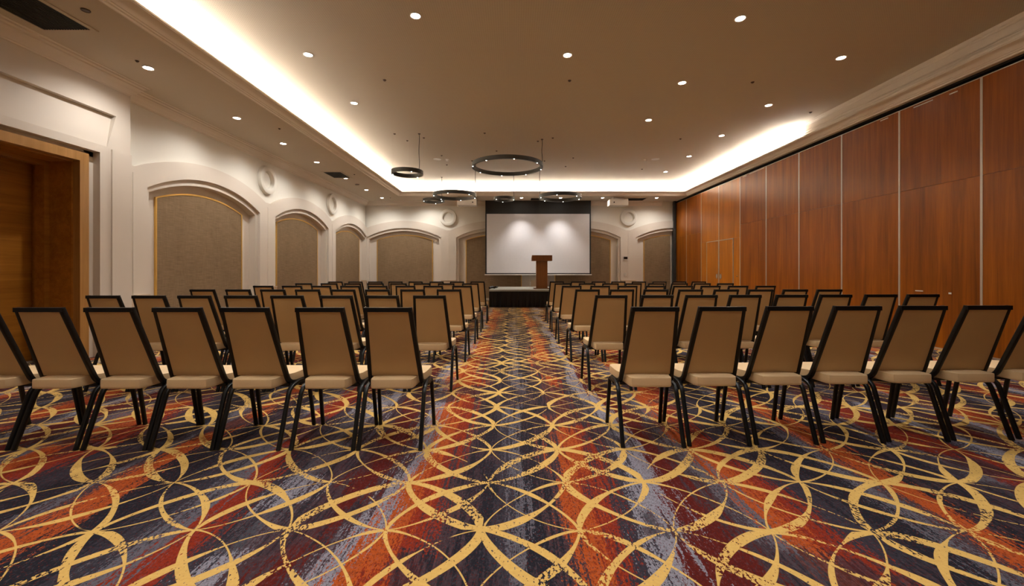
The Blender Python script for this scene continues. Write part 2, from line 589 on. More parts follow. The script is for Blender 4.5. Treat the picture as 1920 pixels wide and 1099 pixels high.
def arch_wall(name, mp, centres, u0, u1, htop):
    mb = MB()
    fld = MB()
    q = lambda *p: mb.quad(*[mp(*a) for a in p])
    cuts = {u0, u1}
    for c in centres:
        for h_ in (HT, HW, HW2):
            for sg in (-1, 1):
                cuts.add(c + sg * h_)
        for i in range(41):
            cuts.add(c - HT + 2 * HT * i / 40)
    cuts = sorted(u for u in cuts if u0 - 1e-6 <= u <= u1 + 1e-6)
    T = lambda u: max([arc(u - c, HT, HTV, RT) for c in centres])
    E = 1e-4
    for a, b in zip(cuts, cuts[1:]):
        if b - a < 1e-5:
            continue
        m = (a + b) / 2
        c = min(centres, key=lambda k: abs(k - m))
        q((a, T(a), 0), (b, T(b), 0), (b, T(b), -0.05), (a, T(a), -0.05))
        fld.quad(*[mp(*k_) for k_ in ((a, T(a) - 0.01, -0.05), (b, T(b) - 0.01, -0.05), (b, htop, -0.05), (a, htop, -0.05))])
        if abs(m - c) < HW:
            oa, ob = arc(a - c, HW, SP, RISE), arc(b - c, HW, SP, RISE)
            q((a, oa, 0), (b, ob, 0), (b, T(b), 0), (a, T(a), 0))
            q((a, oa, 0), (b, ob, 0), (b, ob, -0.055), (a, oa, -0.055))
            if abs(m - c) < HW2:
                ia, ib = arc(a - c, HW2, SP2, RISE2), arc(b - c, HW2, SP2, RISE2)
                q((a, ia, -0.055), (b, ib, -0.055), (b, ob, -0.055), (a, oa, -0.055))
                q((a, ia, -0.055), (b, ib, -0.055), (b, ib, -0.21), (a, ia, -0.21))
                q((a, 0, -0.21), (b, 0, -0.21), (b, ib, -0.21), (a, ia, -0.21))
            else:
                q((a, 0, -0.055), (b, 0, -0.055), (b, ob, -0.055), (a, oa, -0.055))
        else:
            q((a, LEDGE - 0.02, 0), (b, LEDGE - 0.02, 0), (b, T(b), 0), (a, T(a), 0))
    for c in centres:
        for sg in (-1, 1):
            if u0 <= c + sg * HW <= u1:
                u = c + sg * HW
                q((u, 0, 0), (u, SP, 0), (u, SP, -0.055), (u, 0, -0.055))
            if u0 <= c + sg * HW2 <= u1:
                u = c + sg * HW2
                q((u, 0, -0.055), (u, SP2, -0.055), (u, SP2, -0.21), (u, 0, -0.21))
    root = struct(mb, name, M['relief'])
    fld.obj('upper_field', M['wall'], root)  # lighter plaster stands for the downlight the field catches
    # piers: dado plinth and a raised centre fillet
    edges = []
    prev = u0
    for c in sorted(centres):
        if c - HW > prev + 0.02:
            edges.append((prev, c - HW))
        prev = c + HW
    if prev < u1 - 0.02:
        edges.append((prev, u1))
    pl = MB()
    for a, b in edges:
        for (z0, z1, d) in ((0, 0.10, 0.03), (0.10, 0.62, 0.015), (0.62, LEDGE - 0.025, 0.035), (LEDGE - 0.025, LEDGE, 0.05)):
            A = mp(a, z0, d)
            B = mp(b, z1, -0.06)
            pl.box(min(A[0], B[0]), max(A[0], B[0]), min(A[1], B[1]), max(A[1], B[1]), z0, z1)
    o = pl.obj('dado_plinth', M['dado'], root)
    fl = MB()
    for a, b in edges:
        if b - a > 0.5:
            m_ = (a + b) / 2
            A = mp(m_ - 0.012, LEDGE, 0.008)
            B = mp(m_ + 0.012, HTV - 0.1, -0.01)
            fl.box(min(A[0], B[0]), max(A[0], B[0]), min(A[1], B[1]), max(A[1], B[1]), LEDGE, HTV - 0.1)
    fl.obj('pier_fillet', M['relief'], root)
    return root


mpL = lambda u, h, d: (XL + d, u, h)
mpB = lambda u, h, d: (u, YB - d, h)
LC = [8.40, 12.10, 15.70]
BC = [-4.48, -0.80, 2.88, 6.56]
arch_wall('wall_left', mpL, LC, 6.36, 17.15, HS)
arch_wall('wall_back', mpB, BC, -6.3, 6.56, HS)
# outer skins so no light leaks
struct(MB().box(-6.9, -6.80, YN, 17.5, 0, 4.7), 'wall_left_outer', M['wall'])
struct(MB().box(-6.9, 7.0, 17.42, 17.5, 0, 4.7), 'wall_back_outer', M['wall'])
struct(MB().box(-6.9, 7.0, YN - 0.1, YN, 0, 4.7), 'wall_rear', M['wall'])
struct(MB().box(-6.9, 7.0, YN - 0.1, 17.5, 4.62, 4.7), 'ceiling_slab', M['slot'])

# ---- fabric wall panels
def fabric_panel(mp, c, lo, hi, label):
    f = lambda a, b: sorted((a, b))
    root = thing('fabric_panel', label, 'wall panel', mp(c, 0.10, -0.21), group=None)
    inv = Matrix.Translation(-Vector(root.location))

    def outline(gr, n=28):
        a = max(c - HFW - gr, lo)
        b = min(c + HFW + gr, hi)
        pts = [(a, 0.10 - 0)]
        pts.append((b, 0.10))
        for i in range(n + 1):
            u = b + (a - b) * i / n
            pts.append((u, arc(u - c, HFW + gr, SPF + gr * 0.4, RF + gr * 0.6)))
        return pts
    loc = Vector(root.location)
    fn = lambda u, v, d: tuple(Vector(mp(u, v, d)) - loc)
    MB().prism(outline(0), -0.209, -0.190, fn).obj('fabric', M['linen'], root)
    g = MB()
    o_, i_ = outline(0.030), outline(-0.002)
    n = len(o_)
    for d0 in (-0.182,):
        for k in range(1, n):
            j = (k + 1) % n
            if j == 0:
                break
            g.quad(fn(*o_[k], d0), fn(*o_[j], d0), fn(*i_[j], d0), fn(*i_[k], d0))
            g.quad(fn(*o_[k], d0), fn(*o_[j], d0), fn(*o_[j], -0.209), fn(*o_[k], -0.209))
            g.quad(fn(*i_[k], d0), fn(*i_[j], d0), fn(*i_[j], -0.190), fn(*i_[k], -0.190))
        k = 0
        g.quad(fn(*o_[n - 1], d0), fn(*o_[0], d0), fn(*i_[0], d0), fn(*i_[n - 1], d0))
        g.quad(fn(*o_[n - 1], d0), fn(*o_[0], d0), fn(*o_[0], -0.209), fn(*o_[n - 1], -0.209))
    g.obj('gold_frame', M['gold'], root)
    return root


fabric_panel(mpL, 8.40, -99, 99, 'arched beige linen wall panel in the left-wall niche nearest the wooden door')
fabric_panel(mpL, 12.10, -99, 99, 'arched beige linen panel in the middle niche of the left wall')
fabric_panel(mpL, 15.70, 0, 16.88, 'arched beige linen panel in the left-wall niche closest to the far corner')
fabric_panel(mpB, -4.48, -99, 99, 'arched beige linen panel at the left end of the back wall')
fabric_panel(mpB, -0.80, -99, 99, 'arched beige linen panel half hidden behind the left edge of the screen')
fabric_panel(mpB, 2.88, 0, 99, 'arched beige linen panel half hidden behind the right edge of the screen')
fabric_panel(mpB, 6.56, 0, 6.50, 'arched beige linen panel cut off by the wooden partition at right')

# ---- round medallions between arches
def medallion(mp, u, h, ax, label):
    p = mp(u, h, -0.05)
    root = thing('round_medallion', label, 'wall moulding', p)
    mb = MB()
    prof = [(0.0, 0.005), (0.195, 0.005), (0.205, 0.05), (0.225, 0.08), (0.29, 0.09), (0.335, 0.075), (0.35, 0.02), (0.35, -0.005)]
    mb.lathe(prof, 56)
    o = mb.obj('moulded_ring', M['wall'], root, smooth=True)
    o.rotation_euler = (0, PI / 2, 0) if ax == 'x' else (PI / 2, 0, 0)
    return root


medallion(mpL, 10.25, 3.44, 'x', 'round plaster medallion on the left wall, nearer one, beside the large arch')
medallion(mpL, 13.93, 3.44, 'x', 'round plaster medallion on the left wall, farther one, near the corner')
medallion(mpB, -2.66, 3.41, 'y', 'round plaster medallion on the back wall left of the screen')
medallion(mpB, 4.74, 3.41, 'y', 'round plaster medallion on the back wall right of the screen')

# ---- portal with the wooden door at the near left
PX = -5.85
pw = MB()
yo0, yo1, ye = 3.37, 5.93, 6.40
pw.box(-6.25, PX, yo1, ye, 0, 2.90)                       # far pier
pw.box(-6.25, PX, 2.94, yo0, 0, 2.90)                     # near pier
pw.box(-6.25, PX, 2.94, ye, 2.90, 3.01)                   # lintel
pw.box(-6.25, PX, 2.94, ye, 3.50, HS)                     # frieze
for sg, e in ((1, ye), (-1, 2.94)):                        # splayed ends beside the keystone panel
    c0 = 4.65 + sg * 1.385
    c1 = 4.65 + sg * 1.52
    pw.prism([(c0, 3.01), (e, 3.01), (e, 3.50), (c1, 3.50)], PX, -6.25, lambda u, v, d: (d, u, v))
pw.quad((PX - 0.012, 4.65 - 1.385, 3.012), (PX - 0.012, 4.65 + 1.385, 3.012), (PX - 0.07, 4.65 + 1.52, 3.499), (PX - 0.07, 4.65 - 1.52, 3.499))
pw.box(-6.25, PX - 0.09, YN, 2.94, 0, HS)
pw.box(-6.25, PX - 0.10, 5.80, 5.93, 0, 2.90)             # recessed strip beside the casing
pw.box(-6.25, PX - 0.10, 3.37, 3.50, 0, 2.90)
pw.box(-6.25, PX - 0.10, 3.37, 5.93, 2.83, 2.90)
pw.box(PX - 0.005, PX + 0.022, 6.09, 6.40, 0.0, 2.985)    # shallow raised pilaster face
pw.box(PX - 0.005, PX + 0.035, 5.935, 6.40, 0, 0.30)      # skirting block
struct(pw, 'wall_portal', M['relief'])

dr = struct_root('door_1', (-5.95, 4.65, 0))


def loc_box(r, name, m, x0, x1, y0, y1, z0, z1, bev=0.0, parent=None):
    L = r.location
    mb = MB().box(x0 - L[0], x1 - L[0], y0 - L[1], y1 - L[1], z0 - L[2], z1 - L[2])
    return mb.obj(name, m, parent or r, bevel=bev)


cs = MB()
for (y0, y1, z0, z1) in ((5.68, 5.80, 0, 2.72), (3.50, 3.62, 0, 2.72), (3.50, 5.80, 2.72, 2.84)):
    cs.box(0.02 - 0.05, 0.075, y0 - 4.65, y1 - 4.65, z0, z1)
cs.obj('door_casing', M['oak'], dr, bevel=0.004)
jb = MB()
for (y0, y1) in ((5.66, 5.70), (3.60, 3.64)):
    jb.box(-6.62 + 5.95, -5.97 + 5.95, y0 - 4.65, y1 - 4.65, 0, 2.72)
jb.box(-6.62 + 5.95, -5.97 + 5.95, 3.64 - 4.65, 5.66 - 4.65, 2.70, 2.74)
for (y0, y1) in ((5.60, 5.66), (3.64, 3.70)):
    jb.box(-6.40 + 5.95, -6.27 + 5.95, y0 - 4.65, y1 - 4.65, 0, 2.70)
jb.box(-6.40 + 5.95, -6.27 + 5.95, 3.70 - 4.65, 5.60 - 4.65, 2.64, 2.70)
jb.obj('door_jamb', M['oak_h'], dr)
for y0, y1 in ((4.655, 5.655), (3.645, 4.645)):
    lf = loc_box(dr, 'door_leaf', M['oak_h'], -6.56, -6.50, y0, y1, 0.01, 2.69, 0.003)
loc_box(dr, 'threshold', M['alu'], -6.52, -6.42, 3.66, 5.64, 0.0, 0.012)
struct(MB().box(-6.80, -6.25, 2.2, 3.58, 0, HS).box(-6.80, -6.25, 5.72, 6.6, 0, HS).box(-6.8, -6.25, 3.58, 5.72, 2.78, HS), 'wall_left_core', M['wall'])

# ---- movable partition wall on the right
TRK = 3.98
seams = [17.10, 16.08] + [16.08 - 1.266 * k for k in range(1, 12)]
struct(MB().box(6.80, 7.0, YN, 17.5, 0, 4.7), 'wall_right', M['slot'])
struct(MB().box(6.62, 6.80, 17.10, 17.42, 0, HS).box(6.54, 6.62, 17.02, 17.12, 0, HS), 'trim_3', M['dark'])
struct(MB().box(6.67, 6.80, YN, 17.1, 4.03, HS + 0.09), 'trim_4', M['slot'])
struct(MB().box(6.655, 6.80, YN, 2.14, 0, TRK), 'wall_right_near', M['cherry'])
names = ['last narrow reddish panel of the wooden partition, in the far corner',
         'reddish cherry partition panel just beyond the one with double doors',
         'orange cherry partition panel holding the farther leaf of the double door',
         'orange cherry partition panel holding the nearer leaf of the double door',
         'cherry partition panel directly on the near side of the double door',
         'second cherry partition panel on the near side of the double door',
         'third cherry partition panel on the near side of the double door',
         'fourth cherry partition panel on the near side of the double door',
         'fifth cherry partition panel on the near side of the double door',
         'sixth cherry partition panel on the near side, cut by the frame edge',
         'cherry partition panel just outside the right edge of view',
         'cherry partition panel beside the photographer, outside the view']
for k in range(len(seams) - 1):
    y1, y0 = seams[k], seams[k + 1]
    yc = (y0 + y1) / 2
    lab = names[k]
    r = thing('partition_panel', lab, 'wall panel', (6.73, yc, 0), group='movable partition panels')
    m = M['cherry_light'] if k in (2, 3) else M['cherry']
    e = 0.016
    hs = 2.21 if k in (2, 3) else 2.58
    B = lambda nm, mm, a, b, z0, z1, x0=-0.07, x1=0.06: MB().box(x0, x1, a - yc, b - yc, z0, z1).obj(nm, mm, r)
    B('upper_board', m, y0 + e, y1 - e, hs + 0.002, TRK - 0.012)
    if k == 2:
        B('lower_board', m, 14.40 + 0.02, y1 - e, 0.02, hs - 0.002)
    elif k == 3:
        B('lower_board', m, y0 + e, 12.66 - 0.02, 0.02, hs - 0.002)
    else:
        B('lower_board', m, y0 + e, y1 - e, 0.02, hs - 0.002)
    B('edge_strip', M['alu'], y0 - 0.0, y0 + e, 0.01, TRK, -0.074, 0.06) if not (k == 2) else B('edge_strip', M['alu'], y0, y0 + e, hs, TRK, -0.074, 0.06)
    B('edge_strip', M['alu'], y1 - e, y1, 0.01, TRK, -0.074, 0.06) if not (k == 3) else B('edge_strip', M['alu'], y1 - e, y1, hs, TRK, -0.074, 0.06)
    B('top_seal', M['alu'], y0 + e, y1 - e, TRK - 0.012, TRK, -0.076, 0.06)
    B('bottom_seal', M['alu'], y0 + e, y1 - e, 0.0, 0.02, -0.074, 0.06)
    for (a, b, z0, z1, nm) in ((7.43, 7.59, 3.93, 3.945, 'tape_strip'), (6.64, 6.96, 3.925, 3.94, 'tape_strip'), (6.27, 6.39, 3.905, 3.922, 'tape_strip'),
                               (11.94, 12.13, 3.93, 3.945, 'tape_strip'), (11.1, 11.8, 3.945, 3.957, 'tape_strip'),
                               (6.80, 6.93, 0.885, 0.90, 'flush_latch'), (6.36, 6.40, 0.865, 0.89, 'flush_latch')):
        if y0 < (a + b) / 2 < y1:
            B(nm, M['white'], max(a, y0 + e), min(b, y1 - e), z0, z1, -0.074, -0.069)
ym = seams[3]
for nm, a, b, hx in (('door_2', ym + 0.004, 14.40, 1), ('door_3', 12.66, ym - 0.004, -1)):
    d = struct_root(nm, (6.73, (a + b) / 2, 0))
    L = d.location[1]
    tr = 0.022
    MB().box(-0.068, 0.05, a + tr - L, b - tr - L, 0.02, 2.19).obj('door_leaf', M['cherry_light'], d)
    fr = MB()
    fr.box(-0.078, 0.05, a - L, a + tr - L, 0.0, 2.21)
    fr.box(-0.078, 0.05, b - tr - L, b - L, 0.0, 2.21)
    fr.box(-0.078, 0.05, a + tr - L, b - tr - L, 2.19, 2.212)
    fr.obj('aluminium_frame', M['alu'], d)
    hy = (a + 0.12 if hx == 1 else b - 0.12) - L
    hb = MB()
    n = 24
    hb.prism([(hy + 0.055 * math.cos(2 * PI * i / n), 1.04 + 0.085 * math.sin(2 * PI * i / n)) for i in range(n)], -0.078, -0.062, lambda u, v, dd: (dd, u, v))
    h_ = hb.obj('door_handle', M['chrome'], d, bevel=0.004)
    MB().prism([(hy + 0.03 * math.cos(2 * PI * i / n), 1.04 + 0.055 * math.sin(2 * PI * i / n)) for i in range(n)], -0.0795, -0.0775, lambda u, v, dd: (dd, u, v)).obj('handle_cup', M['alu'], h_)
lk = MB()
lk.lathe([(0, 0.0), (0.022, 0.0), (0.022, 0.012), (0.015, 0.015), (0, 0.015)], 16)
o = lk.obj('door_lock', M['chrome'])
o.location = (6.66, 12.44, 1.06)
o.rotation_euler = (0, -PI / 2, 0)
tag(o, 'tiny round metal lock beside the partition double door', 'lock')

# ------------------------------------------------------------------ cove lighting (real LED strips lying behind the lip)
def strip(x0, x1, y0, y1, z, power, label):
    o = MB().box(x0, x1, y0, y1, z, z + 0.012).obj('led_strip', bpy.data.materials['led_strip'].copy())
    o.data.materials[0].node_tree.nodes['Principled BSDF'].inputs['Emission Strength'].default_value = power
    return tag(o, label, 'strip light', 'cove strip lights')


strip(-4.44, -4.38, YN + 0.1, 15.70, 4.165, E_COVE_L, 'long white cove light strip along the left side of the ceiling recess')
strip(-4.30, 6.36, 15.86, 15.92, 4.165, E_COVE_B, 'white cove light strip across the far end of the ceiling recess')
strip(6.425, 6.475, 9.4, 15.70, 4.165, E_COVE_R, 'white cove light strip along the far right side of the ceiling recess')

# ------------------------------------------------------------------ recessed downlights
def spot(parent, power, deg=SPOT_DEG, z=-0.012):
    d = bpy.data.lights.new('lamp', 'SPOT')
    d.energy = power
    d.color = LAMP_COL
    d.spot_size = math.radians(deg)
    d.spot_blend = 0.75
    d.shadow_soft_size = 0.045
    o = bpy.data.objects.new('lamp', d)
    COL.objects.link(o)
    o.parent = parent
    o.location = (0, 0, z)
    return o


dl0 = thing('downlight', 'x x x x', 'downlight', (0, 0, 0), group='recessed ceiling lights')
MB().lathe([(0.056, 0.0), (0.072, 0.0), (0.076, -0.006), (0.060, -0.010), (0.055, -0.004)], 32, closed=True).obj('bezel', M['white'], dl0, smooth=True)
MB().lathe([(0, -0.004), (0.055, -0.004), (0.055, -0.001), (0, -0.001)], 32).obj('lens', M['lens'], dl0)
DL = [
    # px, py, plane, label
    (779, 29, HC, 'recessed ceiling light at the top of the view left of centre'),
    (1064, 103, HC, 'recessed ceiling light alone above the central aisle right of centre'),
    (1388, 34, HC, 'recessed ceiling light at the top, nearest of three in a line'),
    (1279, 155, HC, 'recessed ceiling light, middle of three in a line right of centre'),
    (1216, 225, HC, 'recessed ceiling light, farthest of three in a line right of centre'),
    (1577, 108, HC, 'recessed ceiling light nearest the camera in the row by the partition'),
    (1441, 197, HC, 'recessed ceiling light, second in the row along the wooden partition'),
    (1353, 254, HC, 'recessed ceiling light, third in the row along the wooden partition'),
    (1292, 293, HC, 'recessed ceiling light, fourth in the row along the wooden partition'),
    (1248, 322, HC, 'recessed ceiling light, farthest in the row along the wooden partition'),
    (578, 102, HC, 'recessed ceiling light beside the left cove, nearer one of two'),
    (664, 193, HC, 'recessed ceiling light beside the left cove, farther one of two'),
    (278, 127, HS, 'recessed soffit light on the left nearest the camera and the grille'),
    (444, 221, HS, 'recessed soffit light on the left, second from the camera'),
    (531, 269, HS, 'recessed soffit light on the left, third from the camera'),
    (594, 304, HS, 'recessed soffit light on the left, just before the small grille'),
    (648, 334, HS, 'recessed soffit light on the left at the corner of the grille'),
    (687, 356, HS, 'recessed soffit light on the left, just beyond the small grille'),
    (716, 371, HS, 'recessed soffit light in the far left corner of the room'),
    (799, 372, HS, 'recessed soffit light at the far end above the low small ring'),
    (978, 371, HS, 'recessed soffit light washing the left half of the screen'),
    (1051, 371, HS, 'recessed soffit light washing the right half of the screen'),
    (1130, 371, HS, 'recessed soffit light at the far end beside the right projector'),
    (1231, 371, HS, 'recessed soffit light in the far right corner by the partition'),
]
for i, (px, py, z, lab) in enumerate(DL):
    p = on_plane_z(px, py, z)
    r = copy_thing(dl0, p, 0, lab)
    spot(r, P_SPOT if z == HC else P_SPOT * (1.25 if i in (20, 21) else 0.08 if i == 22 else 0.60), SPOT_DEG if z == HC else (84 if i in (20, 21) else 150))
for (x, y, k) in ((-1.25, 3.5, 1), (0.83, 4.4, 1), (2.95, 3.6, 1), (-3.1, 4.4, 1), (5.04, 4.6, 0.5),  # added lamps out of view, brightening near rows and chair backs
                  (-3.1, 1.9, 0.8), (-1.25, 1.6, 1), (0.83, 1.6, 1), (2.95, 1.7, 0.8),
                  (-3.1, -0.6, 0.8), (-1.25, -0.4, 1), (0.83, -0.4, 1), (2.95, -0.4, 0.8)):
    r = copy_thing(dl0, (x, y, HC), 0, 'added unseen ceiling light filling the near rows and chair backs')
    spot(r, P_FILL * k)
for ch in list(dl0.children):
    bpy.data.objects.remove(ch)
bpy.data.objects.remove(dl0)

# ------------------------------------------------------------------ ring pendants
def ring_pendant(cx, cyb, D, hb, nl, a0, cable_ang, label):
    """centre x,y, outer diameter, bottom height"""
    r = thing('ring_pendant', label, 'pendant light', (cx, cyb, hb), group='black ring pendant lights')
    R = D / 2
    t, hh = 0.048, 0.095
    rg = MB().lathe([(R - t, 0.0), (R, 0.0), (R, hh), (R - t, hh)], 72, closed=True).obj('ring', M['dark_ring'], r, smooth=True)
    for k in range(nl):
        a = math.radians(a0 + 360 * k / nl)
        mb = MB()
        mb.lathe([(0, -0.010), (0.010, -0.008), (0.013, 0.0), (0, 0.0)], 14, c=((R - t / 2) * math.cos(a), (R - t / 2) * math.sin(a), 0))
        mb.obj('led_spot', M['dot'], rg, smooth=True)
    top = HC - hb
    for j in range(3):
        a = math.radians(cable_ang + 120 * j)
        x, y = (R - t / 2) * math.cos(a), (R - t / 2) * math.sin(a)
        if j == 0:
            mb = MB()
            pts = [(x, y, hh)]
            for q in range(1, 9):
                f = q / 9
                pts.append((x + 0.006 * math.sin(f * 9), y, hh + (top - hh) * f))
            pts.append((x, y, top))
            mb.sweep(pts, [(0.007 * math.cos(2 * PI * i / 8), 0.007 * math.sin(2 * PI * i / 8)) for i in range(8)], (1, 0, 0))
            mb.obj('power_cable', M['black'], r, smooth=True)
            MB().lathe([(0, top - 0.02), (0.028, top - 0.018), (0.03, top), (0, top)], 18, c=(x, y, 0)).obj('ceiling_cup', M['sensor'], r, smooth=True)
        else:
            MB().tube((x, y, hh), (x, y, top), 0.0012, 6).obj('suspension_wire', M['alu'], r)
    return r


M['dark_ring'] = plain('dark_grey_ring', lin(66, 66, 63), 0.45, 0.1)
RP = [
    (951.5, 315.0, 10.50, 133, 8, 11, -5, 'largest black ring pendant, hanging in the middle over the aisle'),
    (763.8, 327.5, 10.15, 58.4, 3, 60, -25, 'small black ring pendant hanging alone highest at the left'),
    (852.5, 369.4, 12.40, 81, 6, 20, 0, 'medium black ring pendant left of the screen, lower than the largest'),
    (813.5, 378.8, 14.38, 41, 3, -30, 50, 'small black ring pendant lowest at left, overlapping the medium ring'),
    (945.4, 375.7, 14.30, 40, 3, -20, 20, 'small black ring pendant just above the left half of the screen'),
    (1050.3, 372.2, 12.40, 79.2, 6, 15, 175, 'medium black ring pendant in front of the screen right half'),
]
for (px, py, Z, wpx, nl, a0, ca, lab) in RP:
    ring_pendant((px - VX) * Z / F, Z, wpx * Z / F, H + (VY - py) * Z / F, nl, a0, ca, lab)

# ------------------------------------------------------------------ ceiling fittings
def grille(x0, x1, y0, y1, z, label, along='y', n=16):
    r = thing('air_grille', label, 'air vent', ((x0 + x1) / 2, (y0 + y1) / 2, z))
    cx, cy = r.location[0], r.location[1]
    a, b, c, d = x0 - cx, x1 - cx, y0 - cy, y1 - cy
    fw = 0.05
    fr = MB()
    fr.box(a, b, c, c + fw, -0.012, 0.0).box(a, b, d - fw, d, -0.012, 0.0).box(a, a + fw, c + fw, d - fw, -0.012, 0.0).box(b - fw, b, c + fw, d - fw, -0.012, 0.0)
    fr.obj('frame', M['soffit'], r)
    MB().box(a + fw, b - fw, c + fw, d - fw, -0.004, -0.001).obj('dark_opening', M['slot'], r)
    sl = MB()
    for i in range(n):
        if along == 'y':
            x = a + fw + (b - a - 2 * fw) * (i + 0.5) / n
            sl.box(x - 0.002, x + 0.002, c + fw, d - fw, -0.012, -0.004)
        else:
            y = c + fw + (d - c - 2 * fw) * (i + 0.5) / n
            sl.box(a + fw, b - fw, y - 0.002, y + 0.002, -0.012, -0.004)
    sl.obj('slats', M['dark_ring'], r)
    return r


grille(-5.56, -4.91, 3.30, 4.965, HS, 'long dark slatted air grille in the soffit at the top left corner', n=18)
grille(-5.50, -4.90, 11.95, 12.80, HS, 'square dark air grille in the left soffit halfway down the room', n=10)
grille(4.45, 5.25, 16.25, 16.90, HS, 'dark air grille in the far soffit right of the projector', along='x', n=8)
grille(0.65, 1.42, 16.22, 16.85, HS, 'air grille in the far soffit above the screen', along='x', n=8)


def disc(name, px, py, z, r, m, label, cat, h=0.012, group=None, dome=False):
    p = on_plane_z(px, py, z)
    mb = MB()
    if dome:
        mb.lathe([(0, -h), (r * 0.55, -h * 0.95), (r * 0.7, -h * 0.5), (r * 0.95, -h * 0.3), (r, 0), (0, 0)], 24)
    else:
        mb.lathe([(0, -h * 0.6), (r * 0.8, -h * 0.6), (r * 0.86, -h), (r, -h * 0.7), (r, 0), (0, 0)], 24)
    o = mb.obj(name, m, smooth=True)
    o.location = p
    tag(o, label, cat, group)
    return o


disc('ceiling_speaker', 820, 298.4, HC, 0.115, M['white'], 'round white ceiling speaker left of the largest ring pendant', 'speaker')
disc('ceiling_speaker', 1229, 298.4, HC, 0.115, M['white'], 'round white ceiling speaker right of the largest ring pendant', 'speaker')
disc('smoke_detector', 838.5, 299, HC, 0.05, M['white'], 'small white smoke detector beside the left round speaker', 'detector', 0.05, dome=True)
disc('smoke_detector', 1209.6, 299, HC, 0.05, M['white'], 'small white smoke detector beside the right round speaker', 'detector', 0.05, dome=True)
disc('ceiling_sensor', 160.6, 18.8, HS, 0.042, M['sensor'], 'dark round sensor in the soffit beside the long grille', 'ceiling sensor')
disc('ceiling_speaker', 669.8, 345.7, HS, 0.07, M['sensor'], 'dark oval-looking speaker in the left soffit beyond the grille', 'speaker')
SPK = [(721, 150, 'left of centre above the small ring'), (1068, 151, 'behind the lone light over the aisle'),
       (1411, 154, 'near the partition-side row of lights'), (524, 241, None), (739.8, 250.9, 'above and left of the highest small ring'),
       (763.4, 263.7, 'just above the highest small ring'), (794.7, 258.3, 'beside the cable of the highest small ring'),
       (908.5, 249.5, 'above the left part of the largest ring'), (1008.5, 264.7, 'beside the cable of the largest ring'),
       (1036.4, 258.6, 'just right of the largest ring cable'), (931, 282.9, 'directly behind the top of the largest ring'),
       (885, 301.4, 'touching the left edge of the largest ring'), (1021, 301.7, 'touching the right edge of the largest ring'),
       (1074.8, 296, 'a little right of the largest ring'), (1060.7, 312, 'lower right of the largest ring'),
       (1203.8, 317, 'below the right white smoke detector'), (1275.8, 260.3, 'between two rows of lights at right'),
       (828, 291.6, 'just above the left white speaker'), (837.8, 309, 'just below the left white smoke detector'),
       (1519.7, 210.5, 'close to the right cornice where the cove glow ends')]
for px, py, where in SPK:
    if where is None:
        continue
    disc('sprinkler_head', px, py, HC, 0.03, M['sensor'], 'tiny dark sprinkler in the ceiling ' + where, 'sprinkler', 0.02, 'ceiling sprinklers', dome=True)
for px, py, where in ((524, 241, 'by the second and third lights'), (664.4, 327, 'beside the small square grille'), (732, 370.7, 'near the far left corner'), (257, 114, 'by the nearest light')):
    disc('sprinkler_head', px, py, HS, 0.024, M['sensor'], 'tiny dark sprinkler in the left soffit ' + where, 'sprinkler', 0.02, 'soffit sprinklers', dome=True)


def projector(px0, px1, Z, label, lx):
    x0, x1 = (px0 - VX) * Z / F, (px1 - VX) * Z / F
    r = thing('projector', label, 'projector', ((x0 + x1) / 2, Z + 0.22, 3.73))
    wd = (x1 - x0) / 2
    MB().box(-wd, wd, -0.22, 0.22, 0, 0.23).obj('body', M['white'], r, bevel=0.012)
    MB().box(-wd * 0.6, wd * 0.6, -0.15, 0.15, 0.23, 0.33).obj('mount', M['white'], r)
    mb = MB()
    mb.prism([(lx * wd + 0.025 * math.cos(2 * PI * i / 20), 0.11 + 0.025 * math.sin(2 * PI * i / 20)) for i in range(20)], -0.232, -0.21, lambda u, v, d: (u, d, v))
    mb.obj('lens', M['slot'], r)
    return r


projector(857, 893.6, 15.98, 'white projector box hung under the soffit left of the screen', 0.6)
projector(1143.7, 1178.2, 15.98, 'white projector box hung under the soffit right of the screen', -0.55)

# ------------------------------------------------------------------ screen
ZS = 16.90
cxs = (1009 - VX) * ZS / F
sc = thing('projection_screen', 'large white pull-down projection screen with black border on the back wall', 'projection screen', (cxs, ZS, 1.05))
hw = (1108 - 910) / 2 * ZS / F
MB().box(-hw, hw, 0.0, 0.008, 0.03, HS - 1.05).obj('black_backing', M['screen_black'], sc)
MB().box(-hw + 0.055, hw - 0.055, -0.004, 0.0, 1.13 - 1.05, 3.52 - 1.05).obj('projection_surface', M['screen'], sc)
MB().box(-hw - 0.03, hw + 0.03, -0.02, 0.03, 0.0, 0.035).obj('bottom_bar', M['white'], sc, bevel=0.006)

# ------------------------------------------------------------------ stage
SX0, SX1, SY0, SY1, SH = -0.80, 2.85, 13.95, 16.75, 0.585
stg = thing('stage', 'low grey stage platform with gathered black skirt below the screen', 'stage', ((SX0 + SX1) / 2, (SY0 + SY1) / 2, 0))
cx, cy = stg.location[0], stg.location[1]
MB().box(SX0 - cx, SX1 - cx, SY0 - cy, SY1 - cy, SH - 0.05, SH).obj('platform', M['stage'], stg, bevel=0.006)
MB().box(SX0 - cx + 0.06, SX1 - cx - 0.06, SY0 - cy + 0.06, SY1 - cy - 0.06, 0, SH - 0.05).obj('understructure', M['slot'], stg)
sk = MB()
pts = []
per = [(SX0, SY1), (SX0, SY0), (SX1, SY0), (SX1, SY1)]
random.seed(3)
for (a, b) in zip(per, per[1:]):
    L_ = math.hypot(b[0] - a[0], b[1] - a[1])
    n = int(L_ / 0.012)
    nx, ny = (b[1] - a[1]) / L_, -(b[0] - a[0]) / L_
    for i in range(n):
        f = i / n
        pts.append((a[0] + (b[0] - a[0]) * f, a[1] + (b[1] - a[1]) * f, -nx, -ny, len(pts) * 0.012))
